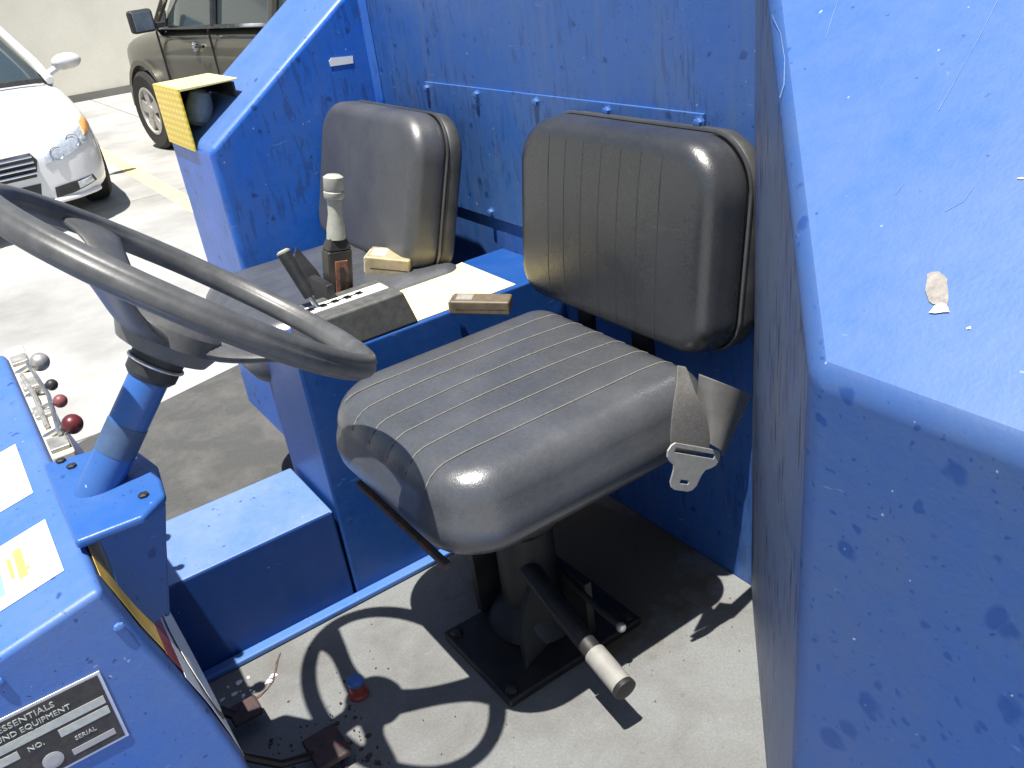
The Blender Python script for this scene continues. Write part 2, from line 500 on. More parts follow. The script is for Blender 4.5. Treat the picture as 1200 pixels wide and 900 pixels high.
# floors
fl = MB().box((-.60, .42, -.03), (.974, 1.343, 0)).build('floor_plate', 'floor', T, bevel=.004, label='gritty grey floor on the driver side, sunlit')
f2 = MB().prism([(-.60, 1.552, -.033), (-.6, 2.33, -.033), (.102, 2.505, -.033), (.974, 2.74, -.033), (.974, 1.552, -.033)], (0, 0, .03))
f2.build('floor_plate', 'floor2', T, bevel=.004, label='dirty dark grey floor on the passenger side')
MB().box((-.20, 1.318, .0005), (.974, 1.3425, .013)).build('edge_strip', 'strip', T, bevel=.004, label='pale blue metal strip along the floor edge')
# chassis under the floor
MB().prism([(-1.2, .10, -.33), (1.95, .10, -.33), (1.95, 2.30, -.33), (-1.2, 2.30, -.33)], (0, 0, .294)).build('chassis', 'far', T, bevel=.02)
for (wx, wy) in ((-.75, .12), (-.75, 2.06), (1.5, .12), (1.5, 2.06)):
    wt = MB().lathe((wx, wy, GZ + .27), (0, 1, 0), [(.16, 0), (.25, 0), (.27, .03), (.27, .19), (.25, .22), (.16, .22), (.155, .1), (.16, 0)], 28, cap=False).build('wheel', 'tyre', T)
    MB().lathe((wx, wy + .01, GZ + .27), (0, 1, 0), [(.02, 0), (.159, .02), (.159, .18), (.02, .2)], 20).build('rim', 'lever_white', wt)

# ledge box and console
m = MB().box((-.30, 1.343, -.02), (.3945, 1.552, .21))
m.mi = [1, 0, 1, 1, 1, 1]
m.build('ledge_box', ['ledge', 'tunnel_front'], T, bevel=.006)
cons = MB().box((.3995, 1.343, -.02), (.9735, 1.560, .507)).build('console', 'tunnel', T, bevel=.005)
MB().box((.575, 1.352, .5074), (.862, 1.552, .5082)).build('label_sheet', 'yellow_label', cons, smooth=0)

# rear wall with its bolted access panel
rw = MB().box((.974, .80, -.03), (1.0, 2.06, 1.30)).build('rear_wall', 'wall', T, bevel=.003)
MB().box((.9685, .947, .572), (.9738, 1.787, .846)).build('access_panel', 'wall', rw, bevel=.0015, seg=2)
for z, ys in ((.833, (.955, 1.165, 1.367, 1.572, 1.775)), (.586, (.965, 1.17, 1.372, 1.578, 1.77))):
    for y in ys:
        MB().lathe((.9690, y, z), (-1, 0, 0), [(.0105, 0), (.0105, .0012), (.0072, .0014), (.0072, .0075), (.0035, .0085)], 6).build('bolt', 'strip', rw, smooth=0)
MB().prism([(.957, 2.0295, 0), (.9735, 2.010, 0), (.9735, 2.0295, 0)], (0, 0, 1.29)).build('corner_strip', 'far', T, bevel=.004)

# side panels (thick sheet boxes, upright to the crease, then sloping back)
SL = .687
def side_panel(name, plan, zc, xc, ztop, mats, bev, label):
    # plan runs anticlockwise; the slope plane cuts the top
    zt = lambda x: min(ztop, zc + (x - xc) * SL)
    xk = xc + (ztop - zc) / SL
    P = plan
    n = len(P); vs = [(x, y, -.30) for x, y in P] + [(x, y, zt(x)) for x, y in P]
    m = MB()
    m.v = vs
    m.f = [tuple(reversed(range(n)))] + [(i, (i + 1) % n, n + (i + 1) % n, n + i) for i in range(n)]
    # top: slope part and flat part
    top = list(range(n, 2 * n))
    slope = [i for i in top if vs[i][0] <= xk + 1e-6]; flat = [i for i in top if vs[i][0] >= xk - 1e-6]
    m.f += [tuple(slope), tuple(flat)]
    m.mi = [0] * len(m.f)
    return m, xk
zc, xc, ztop = .8035, .487, 1.30
xk = xc + (ztop - zc) / SL
plan = [(.487, .03), (xk, .03), (1.9, .03), (1.9, .855), (xk, .855), (.974, .855), (.487, .372)]
m, _ = side_panel('side_panel', plan, zc, xc, ztop, None, 0, None)
for i in range(len(m.f)):
    vv = [m.v[j] for j in m.f[i]]
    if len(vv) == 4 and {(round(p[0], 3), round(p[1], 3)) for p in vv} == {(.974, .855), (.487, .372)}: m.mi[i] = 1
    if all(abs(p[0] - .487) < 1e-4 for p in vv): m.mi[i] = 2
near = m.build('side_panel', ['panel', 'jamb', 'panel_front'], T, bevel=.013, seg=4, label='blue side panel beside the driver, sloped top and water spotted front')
zc2, xc2 = .764, .534
xk2 = xc2 + (ztop - zc2) / SL
m, _ = side_panel('side_panel', [(.534, 2.03), (xk2, 2.03), (1.9, 2.03), (1.9, 2.37), (xk2, 2.37), (.534, 2.37)], zc2, xc2, ztop, None, 0, None)
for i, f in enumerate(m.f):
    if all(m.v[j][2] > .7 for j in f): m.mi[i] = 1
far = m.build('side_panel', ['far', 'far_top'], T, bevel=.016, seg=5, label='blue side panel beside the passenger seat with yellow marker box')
# engine body behind the rear wall
MB().box((1.001, .856, -.3), (1.9, 2.029, 1.2)).build('engine_body', 'wall', T, bevel=.02)
# stuck tag and its torn tail on the far panel, chips on the near one
MB().prism([(.860, 2.0285, .887), (.919, 2.0285, .884), (.921, 2.0285, .900), (.866, 2.0285, .905), (.859, 2.0285, .899)], (0, .0012, 0)).build('paper_tag', 'white', far, smooth=0, label='small white paper tag')
sn = Vector((-SL, 0, 1)).normalized(); su = Vector((1, 0, SL)).normalized()
def on_slope(x, y, lift=.0006): return Vector((x, y, zc + (x - xc) * SL)) + sn * lift
def chip(pts, mat, lift=.0006, label=None, jit=.0006):
    out = []
    for i in range(len(pts)):
        a, b = pts[i], pts[(i + 1) % len(pts)]
        for t in (0, .33, .66): out.append((a[0] + (b[0] - a[0]) * t + jit * (random.random() - .5), a[1] + (b[1] - a[1]) * t + jit * (random.random() - .5)))
    return MB().prism([on_slope(x, y, lift) for x, y in out], sn * .0003).build('paint_chip', mat, near, smooth=0, label=label)
random.seed(11)
chip([(.5730, .3385), (.5768, .3336), (.5757, .3262), (.5666, .3175), (.5564, .3115), (.5545, .3165), (.5545, .3235), (.5622, .3325)], 'chip', label='grey patch where paint flaked off', jit=.0018)
chip([(.5478, .319), (.5519, .3064), (.5555, .3105), (.5570, .3155), (.5535, .3185)], 'chipw', .0011, 'white flake of bare metal')
chip([(.5445, .2890), (.5455, .2865), (.5470, .2875), (.5460, .2895)], 'chipw')
chip([(.6510, .3225), (.6520, .3185), (.6530, .3195), (.6520, .3230)], 'chipw')

def scratch(pts, mat, w=.0003):
    m = MB(); L, Rr = [], []
    for i, p in enumerate(pts):
        a, b = Vector(pts[max(i - 1, 0)]), Vector(pts[min(i + 1, len(pts) - 1)])
        t = (b - a).normalized(); q = w * (.5 + random.random())
        L.append((p[0] - t.y * q, p[1] + t.x * q)); Rr.append((p[0] + t.y * q, p[1] - t.x * q))
    for i in range(len(pts) - 1):
        m.prism([on_slope(*L[i]), on_slope(*Rr[i]), on_slope(*Rr[i + 1]), on_slope(*L[i + 1])], sn * .0001)
    return m.build('scratch', mat, near, smooth=0)
M['scratch'] = plain('scratched_paint', (.13, .21, .38), .6, var=.2, scale=200)
for pts in ([(.8005, .435), (.768, .4283), (.7326, .4228), (.698, .4174)], [(.786, .6662), (.7645, .6366), (.7366, .6075), (.71, .5859), (.6968, .5797)],
            [(.803, .5974), (.7822, .5887), (.76, .5778)], [(.6356, .4026), (.6259, .4031)], [(.6419, .3491), (.6294, .3487), (.6196, .3568)]):
    scratch(pts, 'scratch')
# yellow marker box on the far panel
mk = empty('marker_box', (.535, 2.2, .76), T, label='yellow reflector box on the sloped edge of the far panel')
MB().box((.527, 2.130, .752), (.532, 2.350, .892)).build('reflector_face', 'reflector', mk, bevel=.001, seg=1)
MB().prism([(.532, 2.130, .886), (.668, 2.130, .888), (.668, 2.130, .892), (.532, 2.130, .892)], (0, .22, 0)).build('top_plate', 'pale_yellow', mk, bevel=.0008, seg=1)
MB().prism([(.536, 2.335, .768), (.655, 2.335, .85), (.655, 2.335, .885), (.536, 2.335, .885)], (0, .006, 0)).prism([(.655, 2.135, .85), (.66, 2.135, .853), (.66, 2.135, .885), (.655, 2.135, .885)], (0, .205, 0)).build('back_plate', 'black', mk, bevel=.001)
MB().lathe((.575, 2.21, .795), (.3, 0, 1), [(.018, 0), (.028, .010), (.032, .045), (.024, .075), (.01, .082)], 16).build('lamp', 'lampglass', mk)

# ------------------------------------------------------------------ dashboard
NEARP = [(-.005, .603), (.003, .566), (.014, .512), (.030, .452), (.046, .386), (.059, .31), (.072, .15), (.080, .0)]
FARP = [(-.003, .600), (.009, .566), (.021, .512), (.038, .452), (.054, .386), (.061, .31), (.073, .15), (.080, .0)]
def face_x(z, y):
    def q(P):
        for (xa, za), (xb, zb) in zip(P, P[1:]):
            if zb <= z <= za: return xa + (xb - xa) * (za - z) / (za - zb)
        return P[0][0] if z > P[0][1] else P[-1][0]
    t = max(0, min(1, (y - .813) / .277))
    return q(NEARP) * (1 - t) + q(FARP) * t
rest = [(-.5, .0), (-.5, .493)]
dash = MB().rings([[(x, .813, z) for x, z in NEARP + rest], [(x, 1.09, z) for x, z in FARP + rest], [(x, 1.61, z) for x, z in FARP + rest]]).build('dashboard', 'dash', T, bevel=.008, seg=4, smooth=28)
def dz(x, y, lift):
    t = max(0, min(1, (y - .813) / .277))
    return (.603 + .2222 * (x + .005)) * (1 - t) + (.600 + .2153 * (x + .003)) * t + lift
def top_quad(x0, x1, y0, y1, lift):
    return [(x, y, dz(x, y, lift)) for x, y in ((x0, y0), (x1, y0), (x1, y1), (x0, y1))]
def decal_rects(name, quads, mat, parent, th=.0003, label=None):
    m = MB()
    for q in quads: m.prism(q, (0, 0, th))
    return m.build(name, mat, parent, smooth=0, label=label)
d1 = decal_rects('sticker', [top_quad(-.15, -.031, 1.083, 1.240, .0006)], 'white', T, label='white instruction sticker with faint violet print, upper one')
decal_rects('print', [top_quad(-.13, -.075, 1.12, 1.20, .0012), top_quad(-.0435, -.0405, 1.17, 1.228, .0012), top_quad(-.067, -.0655, 1.10, 1.225, .0012)], 'violet_print', d1)
decal_rects('print', [top_quad(-.0575 + .0045 * k, -.056 + .0045 * k, 1.10 + .006 * (k % 2), 1.155 + .012 * (k % 3), .0012) for k in range(5)], 'grey_print', d1)
d2 = decal_rects('sticker', [top_quad(-.17, -.029, .882, 1.005, .0006)], 'white', T, label='white instruction sticker with green and orange print, lower one')
decal_rects('print', [top_quad(-.118, -.086, .905, .985, .0012)], 'green_print', d2)
decal_rects('print', [top_quad(-.070, -.061, .915, .978, .0012), top_quad(-.078, -.0735, .925, .968, .0012), top_quad(-.061, -.0575, .925, .932, .0012)], 'orange_print', d2)
decal_rects('print', [top_quad(-.052 + .006 * k, -.0495 + .006 * k, .90 + .004 * k, .985 - .01 * (k % 2), .0012) for k in range(4)], 'grey_print', d2)
# safety sign on the driver-facing side of the dash, following its curve
def face_sheet(z0, z1, y0, y1, lift, mat, name, parent, n=8, label=None, outline=None):
    m = MB()
    R = []
    for k in range(n + 1):
        z = z0 + (z1 - z0) * k / n
        if outline:
            t = abs(2 * k / n - 1); half = (y1 - y0) / 2 * sqrt(max(0.02, 1 - t * t)); yc = (y0 + y1) / 2
            a, b = yc - half, yc + half
        else: a, b = y0, y1
        xa, xb = face_x(z, a) + lift, face_x(z, b) + lift
        R.append([(xa, a, z), (xb, b, z), (xb - .0004, b, z), (xa - .0004, a, z)])
    return m.rings(R).build(name, mat, parent, smooth=30, label=label)
sg = face_sheet(.470, .594, .850, 1.085, .0026, 'yellow', 'safety_sign', T, label='yellow red and white safety sign curving down the dash side')
face_sheet(.436, .4695, .845, 1.085, .0026, 'red', 'red_band', sg)
face_sheet(.285, .4355, .836, 1.085, .0026, 'white', 'white_band', sg)
face_sheet(.293, .428, .850, 1.072, .0032, 'black', 'oval_border', sg, outline=True, n=14)
face_sheet(.300, .421, .862, 1.060, .0038, 'white', 'oval_field', sg, outline=True, n=14)

# data plate on the near end of the dash
PY = .8128
dp = MB().box((-.205, PY - .0016, .421), (-.035, PY, .515)).build('data_plate', 'plate_rim', T, bevel=.0005, seg=1, label='dark engraved metal data plate with pale cells')
pf = lambda a, b, c, e, mat, nm, lift=.0022: MB().box((a, PY - lift, b), (c, PY - .0016, e)).build(nm, mat, dp, smooth=0)
pf(-.202, .4245, -.0385, .5115, 'plate_dark', 'plate_field')
for (a, b, c, e) in ((-.190, .4755, -.0415, .4855), (-.190, .4615, -.128, .4715), (-.090, .4615, -.0415, .4715)):
    pf(a, b, c, e, 'plate_light', 'blank_cell', .0026)
fr_ = lambda x, z: ((x, PY - .0024, z), (1, 0, 0), (0, 0, 1), (0, -1, 0))
text('SUPPORT & ESSENTIALS', .0100, fr_(-.190, .5005), 'plate_light', dp, xs=1.02)
text('AIRPORT GROUND EQUIPMENT', .0090, fr_(-.196, .4895), 'plate_light', dp, xs=.96)
text('NO.', .0085, fr_(-.120, .4635), 'plate_light', dp)
text('SERIAL', .0070, fr_(-.080, .4495), 'plate_light', dp)
MB().lathe((-.105, PY - .0022, .440), (0, -1, 0), [(.010, 0), (.010, .0005), (.006, .0008)], 16).box((-.087, PY - .0026, .433), (-.045, PY - .002, .4405)).build('emblem', 'grey_print', dp, smooth=0)
for x, z in ((-.115, .5535), (-.003, .552)):
    MB().lathe((x, .8129, z), (0, -1, 0), [(.006, 0), (.005, .003), (.002, .004)], 8).build('bolt', 'strip', dash)

# ------------------------------------------------------------------ steering column and wheel
WC = Vector((.200, .990, .812)); TI = radians(40.3)
WN = Vector((sin(TI), 0, cos(TI))); E1 = Vector((0, 1, 0)); E2 = WN.cross(E1)
ax = lambda k: WC - WN * k
scol = empty('steering_column', ax(.3), T)
MB().tube([ax(k) for k in (.092, .15, .25, .345)], .0225, 22).build('column_tube', 'col', scol)
MB().tube([ax(k) for k in (.175, .212)], .0231, 22).build('shade_band', plain('column_shade_blue', (.045, .085, .17), .6), scol)  # added sleeve whose dark colour stands for a shadow across the tube
# bracket plates between dash and column
bz = lambda x: .615
MB().prism([(-.01, .890, .607), (.060, .885, .607), (.090, .912, .607), (.100, .985, .607), (.092, 1.035, .607), (.055, 1.085, .607), (-.01, 1.10, .607)], (0, 0, .012)).build('bracket_top', 'col', scol, bevel=.005)
MB().prism([(.010, .896, .47), (.012, .8935, .6069), (.060, .8905, .6069), (.088, .9135, .6069), (.048, .9125, .47)], (0, .006, 0)).build('bracket_side', 'col', scol, bevel=.002)
MB().prism([(.088, .920, .6069), (.0945, .985, .6069), (.090, 1.03, .6069), (.060, 1.03, .47), (.050, .92, .46)], (-.006, 0, 0)).build('bracket_front', 'col', scol, bevel=.002)
for y, x in ((.925, .070), (1.055, .056), (1.06, .018), (1.085, .01)):
    MB().lathe((x, y, .619), (0, 0, 1), [(.006, 0), (.006, .003), (.003, .004)], 6).build('bolt', 'black', scol, smooth=0)
# black clamp, shroud, stalk and switch
MB().lathe(ax(.118), WN, [(.024, 0), (.029, .006), (.030, .034), (.024, .040)], 22).build('clamp', 'rubber', scol)
MB().tube([ax(.098) + .0307 * (cos(a) * E1 + sin(a) * E2) for a in [2 * pi * k / 28 for k in range(28)]], .0022, 6, closed=True).build('hose_clamp', 'steel', scol)

sw = empty('steering_wheel', WC, T, label='worn black three spoke steering wheel')
ring = MB(); NR = 96
RR = .2135
R = []
for i in range(NR):
    a = 2 * pi * i / NR
    rad = cos(a) * E1 + sin(a) * E2
    pr = []
    for k in range(36):
        b = 2 * pi * k / 36
        x, y = .0140 * cos(b), .0156 * sin(b)
        # two shallow grooves run round the rim
        gq = 1 - .13 * math.exp(-((b - .35) / .17) ** 2) - .13 * math.exp(-((b - 2 * pi + .9) / .17) ** 2) - .10 * math.exp(-((b - 2.6) / .17) ** 2)
        pr.append(WC + rad * (RR + x * gq) + WN * y * gq)
    R.append(pr)
n_ = 36; vs = [p for q in R for p in q]; fs = []
for k in range(NR):
    for i in range(n_):
        j = (i + 1) % n_; k2 = (k + 1) % NR
        fs.append((k * n_ + i, k * n_ + j, k2 * n_ + j, k2 * n_ + i))
ring.add(vs, fs); ring.build('rim', 'wheel', sw, smooth=60)
MB().lathe(ax(.088), WN, [(.032, 0), (.052, .006), (.060, .022), (.056, .040), (.045, .050), (.030, .056), (.012, .058)], 30).build('hub', 'wheel', sw)
for ang in (22, 130, 241):
    a = radians(ang); rad = cos(a) * E1 + sin(a) * E2; tan = -sin(a) * E1 + cos(a) * E2
    R = []
    for t in [k / 12 for k in range(13)]:
        q = .035 + t * (.205 - .035)
        e = t * t * (3 - 2 * t)
        h = -.062 + .060 * e
        wd = .036 - .011 * sin(pi * min(1, t * 1.1)) + (.010 * max(0, (t - .8) / .2))
        tk = .010 - .002 * t
        p = WC + rad * q + WN * h
        R.append([p + tan * wd * cos(b) * (1 if abs(cos(b)) > .2 else 1) + WN * tk * sin(b) for b in [2 * pi * k / 14 for k in range(14)]])
    MB().rings(R).build('spoke', 'wheel', sw, smooth=50)

# ------------------------------------------------------------------ control valve on the dash
cv = empty('control_valve', (.02, 1.35, .6), T, label='cream valve bank with four ball knobs beside the dash')
MB().prism([(.002, 1.13, .585), (.030, 1.13, .585), (.030, 1.60, .585), (.002, 1.60, .585)], (0, 0, .022)).build('mounting_plate', 'cream', cv, bevel=.003)
MB().tube([(.022, 1.17, .618), (.030, 1.30, .622), (.024, 1.47, .620)], .0032, 8).build('link_rod', 'steel', cv)
MB().tube([(.012, 1.22, .612), (.014, 1.33, .616), (.010, 1.44, .612)], .0035, 8).build('link_rod', 'dullsteel', cv)
for (y, rr, mat, z) in ((1.445, .0145, 'dullsteel', .622), (1.335, .0085, 'darkplastic', .622), (1.265, .0095, 'dull_red', .622), (1.175, .0135, 'maroon', .622)):
    k = MB().tube([(.006, y + .03, .604), (.018, y + .018, .612), (.034, y + .004, z)], [.005, .0045, .004], 8).build('lever', 'steel', cv)
    MB().ball((.040, y, z), rr).build('knob', mat, k)
for y in (1.16, 1.28, 1.40, 1.52):
    MB().box((.004, y - .02, .607), (.028, y + .02, .613)).build('valve_block', 'dullsteel', cv, bevel=.002)

# ------------------------------------------------------------------ pedals and worn floor bits
pdl = MB().box((.090, 1.150, .030), (.140, 1.195, .042), M_=None).build('pedal', 'pedal', T, bevel=.005, label='rust red accelerator pedal')
MB().tube([(.10, 1.175, .034), (.04, 1.2, .10), (-.02, 1.2, .2)], .008, 8).build('arm', 'black', pdl)
pd2 = MB().box((.165, .985, .022), (.222, 1.055, .034)).build('pedal', 'pedal', T, bevel=.004, label='dusty brake pedal with red pad')
MB().tube([(.18, 1.02, .024), (.12, 1.02, .05), (.06, 1.02, .12), (.0, 1.02, .3)], .007, 8).build('arm', 'black', pd2)
btn = MB().lathe((.288, 1.112, 0), (0, 0, 1), [(.018, 0), (.018, .004), (.0135, .007), (.0135, .024), (.010, .027)], 16).build('floor_switch', 'red', T, label='red floor switch with blue cap')
MB().lathe((.288, 1.112, .0275), (0, 0, 1), [(.0142, 0), (.0142, .006), (.011, .009)], 16).build('cap', 'strip', btn)
# torn curl of the grit sheet near the ledge
random.seed(3)
def ragged(pts, w0, w1, z=.0006, th=.0012):
    m = MB(); a, b = [], []
    for i, (x, y) in enumerate(pts):
        t = i / (len(pts) - 1); q = w0 + (w1 - w0) * t
        q *= .6 + .8 * random.random()
        a.append((x - q, y - q * .5, z)); b.append((x + q, y + q * .5, z))
    for i in range(len(pts) - 1):
        m.prism([a[i], b[i], b[i + 1], a[i + 1]], (0, 0, th))
    return m
ragged([(.098, 1.225), (.12, 1.232), (.14, 1.225), (.16, 1.228), (.175, 1.238), (.186, 1.250), (.197, 1.268), (.206, 1.285), (.218, 1.300)], .010, .002).build('torn_edge', 'dirt', fl, smooth=0)
def crumbs(n, x0, x1, y0, y1, smin, smax, h):
    m = MB()
    for k in range(n):
        x, y = x0 + (x1 - x0) * random.random(), y0 + (y1 - y0) * random.random()
        q = smin + (smax - smin) * random.random() ** 2.5
        a0 = random.random() * 6.28; nn = random.choice((5, 6, 7))
        m.prism([(x + q * (.5 + .7 * random.random()) * cos(a0 + 6.28 * i / nn), y + q * (.4 + .6 * random.random()) * sin(a0 + 6.28 * i / nn), .0006) for i in range(nn)], (0, 0, h * (.4 + random.random())))
    return m
crumbs(16, .09, .19, 1.225, 1.285, .002, .008, .002).build('flakes', 'white', fl, smooth=0)['kind'] = 'stuff'
crumbs(90, .12, .27, .93, 1.12, .001, .007, .003).build('dirt_crumbs', 'pedal', fl, smooth=0)['kind'] = 'stuff'
crumbs(90, .10, .95, .62, 1.31, .0008, .0035, .002).build('grit', 'dirt', fl, smooth=0)['kind'] = 'stuff'

# ------------------------------------------------------------------ seats
def contour(hu, hv, rad, inset, n=14, m=0):
    """rounded rectangle, radii per corner (++ , -+ , -- , +-)"""
    out = []
    for (su_, sv_, a0), R_ in zip(((1, 1, 0), (-1, 1, 90), (-1, -1, 180), (1, -1, 270)), rad):
        q = max(R_ - inset, .25 * R_)
        cx, cy = su_ * (hu - inset - q), sv_ * (hv - inset - q)
        for k in range(n):
            a = radians(a0 + 90 * k / (n - 1))
            out.append((cx + q * cos(a), cy + q * sin(a)))
    if m:
        full = []
        for c in range(4):
            full += out[c * n:(c + 1) * n]
            a, b = out[(c + 1) * n - 1], out[((c + 1) * n) % (4 * n)]
            full += [(a[0] + (b[0] - a[0]) * k / (m + 1), a[1] + (b[1] - a[1]) * k / (m + 1)) for k in range(1, m + 1)]
        return full
    return out

def pillow(name, mat, parent, c, U, V, N, hu, hv, T_, rad, roll, dome, stitch=(), along='u', groove=.0022, bulge=.006, depth_taper=None):
    c, U, V, N = Vector(c), Vector(U), Vector(V), Vector(N)
    prof_ = []
    prof_.append((.012, 0.0)); prof_.append((.003, .006))
    for t in (.25, .5, .75, 1.0):
        prof_.append((-bulge * sin(pi * t), .006 + (T_ - roll - .006) * t))
    for k in range(1, 9):
        a = radians(90 * k / 8)
        prof_.append((roll * (1 - cos(a)), T_ - roll + roll * sin(a)))
    m = MB(); rings = []
    for ins, h in prof_:
        rings.append([(x, y, h) for x, y in contour(hu, hv, rad, ins, 12, 30)])
    last = rings[-1]
    NRG = 44
    for k in range(1, NRG):
        f = 1 - k / NRG
        rings.append([(x * f, y * f, T_ + dome * (1 - f * f)) for x, y, _ in last])
    def place(x, y, h):
        edge = 1.0
        if h > T_ - roll * .8 and stitch:
            s_ = y if along == 'u' else x
            dd = min(abs(s_ - q) for q in stitch)
            pitch = abs(stitch[1] - stitch[0])
            puff = .5 + .5 * cos(pi * min(1, dd / (pitch / 2)))
            h = h - groove * puff ** 3
        return c + U * x + V * y + N * h
    R = [[place(*p) for p in q] for q in rings]
    m.rings(R, cap1=False)
    # close the middle
    ctr = place(0, 0, T_ + dome)
    o_ = len(m.v) - len(R[-1]); m.v.append(tuple(ctr)); ci = len(m.v) - 1
    n = len(R[-1])
    for i in range(n): m.f.append((o_ + i, o_ + (i + 1) % n, ci)); m.mi.append(0)
    ob = m.build(name, mat, parent, smooth=70)
    def surf(x, y):   # height of the top surface over (x, y)
        ins = min(hu - abs(x), hv - abs(y))
        if ins < roll:
            a = math.acos(max(-1, min(1, 1 - ins / roll)))
            h = T_ - roll + roll * sin(a)
        else:
            f = max(abs(x) / (hu - roll), abs(y) / (hv - roll))
            h = T_ + dome * (1 - f * f)
        return h
    return ob, place, surf

def thread(name, mat, parent, pts, r_, n=5, closed=False):
    return MB().tube(pts, r_, n, closed=closed).build(name, mat, parent, smooth=60)

seat = empty('seat', (.61, 1.05, 0), T, label='driver seat, black ribbed vinyl cushion and backrest on a black pedestal')
# cushion: U = +x (rear), V = +y, N up
CC = (.622, 1.040, .383); HU, HV, TH = .238, .220, .125
st_v = [-.140 + .056 * k for k in range(6)]
cu, place, surf = pillow('cushion', 'vinyl', seat, CC, (1, 0, 0), (0, 1, 0), (0, 0, 1), HU, HV, TH, (.060, .110, .090, .055), .052, .006, st_v, 'u', .0014, .009)
m = MB()
for s_ in st_v:
    pts = []
    for k in range(40):
        rc = .110 if s_ > 0 else .090; q = abs(s_) - (HV - rc)
        x_in = -HU + (rc - sqrt(max(0, rc * rc - q * q)) if q > 0 else 0) + (.020 if s_ > .12 else .006)
        x = x_in + (HU - .007 - x_in) * k / 39
        h = surf(x, s_) 
        pts.append(place(x, s_, h) + Vector((0, 0, .0009)))
    m.tube(pts, .0011, 5)
m.build('stitching', 'thread', seat, smooth=60)
# pan, rusty slide rail, pedestal
MB().prism([(x + CC[0], y + CC[1], .362) for x, y in contour(HU - .03, HV - .03, (.05, .08, .08, .05), 0, 6)], (0, 0, .016)).build('seat_pan', 'black', seat, bevel=.003)
MB().box((.390, .885, .351), (.402, 1.17, .3615)).box((.45, .92, .343), (.80, .934, .3615)).box((.45, 1.15, .343), (.80, 1.164, .3615)).build('slide_rail', 'rail', seat, bevel=.003)
MB().box((.47, .90, .325), (.76, 1.19, .3425)).build('swivel_plate', 'black', seat, bevel=.004)
MB().lathe((.62, 1.05, .02), (0, 0, 1), [(.085, 0), (.07, .03), (.052, .05), (.052, .2), (.07, .22), (.07, .305)], 24).build('pedestal', 'black', seat)
bp_ = MB().box((.468, .912, .0005), (.755, 1.125, .016)).build('base_plate', 'black', seat, bevel=.004)
MB().prism([(.53, .95, .016), (.62, .98, .016), (.62, 1.0, .2), (.56, 1.0, .06)], (0, .012, 0)).box((.66, .94, .016), (.675, 1.16, .13)).box((.55, 1.12, .016), (.72, 1.135, .16)).build('gusset', 'black', seat, bevel=.002)
for x, y in ((.485, .93), (.485, 1.105), (.738, .93)):
    MB().lathe((x, y, .016), (0, 0, 1), [(.011, 0), (.011, .008), (.004, .010)], 6).build('bolt', 'black', seat, smooth=0)
# height lever with pale grip
MB().tube([(.60, 1.02, .16), (.592, .93, .135), (.586, .830, .109)], [.019, .017, .016], 14).build('height_lever', 'black', seat)
MB().tube([(.586, .828, .1085), (.581, .757, .097)], .0185, 16).build('lever_grip', 'grip', seat, bevel=.002)
MB().lathe((.5812, .7575, .097), Vector((-.007, -.111, -.0175)), [(.0186, 0), (.019, .002), (.019, .009), (.013, .011)], 16).build('grip_cap', 'black', seat)
MB().tube([(.655, .99, .12), (.66, .90, .10), (.664, .862, .094)], .006, 8).build('tilt_lever', 'black', seat)
MB().ball((.664, .855, .093), .0085).build('knob', 'dullsteel', seat)

before_back = set(o.name for o in seat.children)
# backrest: U = +y... seen from the front; N faces forward (-x) and a little up
lean = radians(7)
BN = Vector((-cos(lean), 0, sin(lean))); BV = Vector((sin(lean), 0, cos(lean))); BU = Vector((0, -1, 0))
BC = Vector((.950, 1.066, .664)); BHU, BHV, BT = .238, .161, .098
bst = [-.135 + .045 * k for k in range(7)]
MB().rings([[BC - BN * .004 + BU * x + BV * y + BN * h for x, y in contour(BHU + .004 - i, BHV + .004 - i, (.085, .085, .06, .06), 0)] for i, h in ((.02, -.012), (.003, -.006), (0, .0), (0, .022), (.002, .025))]).build('back_shell', 'shell', seat, smooth=60)
bk, bplace, bsurf = pillow('backrest', 'vinyl_back', seat, BC + BN * .018, BU, BV, BN, BHU, BHV, BT - .018, (.085, .085, .060, .060), .031, .006, bst, 'v', .0, .003)
m = MB()
for s_ in bst:
    pts = []
    for k in range(30):
        y = -BHV + .006 + (2 * BHV - .012) * k / 29
        pts.append(bplace(s_, y, bsurf(s_, y)) + BN * .0001)
    m.tube(pts, .0006, 5)
m.build('stitching', plain('dark_thread', (.034, .034, .034), .8, scale=200), seat, smooth=60)
pts = [BC + BN * .026 + BU * x + BV * y for x, y in contour(BHU + .0035, BHV + .0035, (.082, .082, .06, .06), .0)]
thread('piping', 'piping', seat, pts, .0032, 6, True)
MB().box((.885, 1.005, .35), (.902, 1.045, .60)).box((.80, 1.005, .35), (.902, 1.045, .362)).build('back_post', 'black', seat, bevel=.003)
MB().box((.880, 1.145, .42), (.892, 1.185, .58)).build('back_post', 'black', seat, bevel=.003)

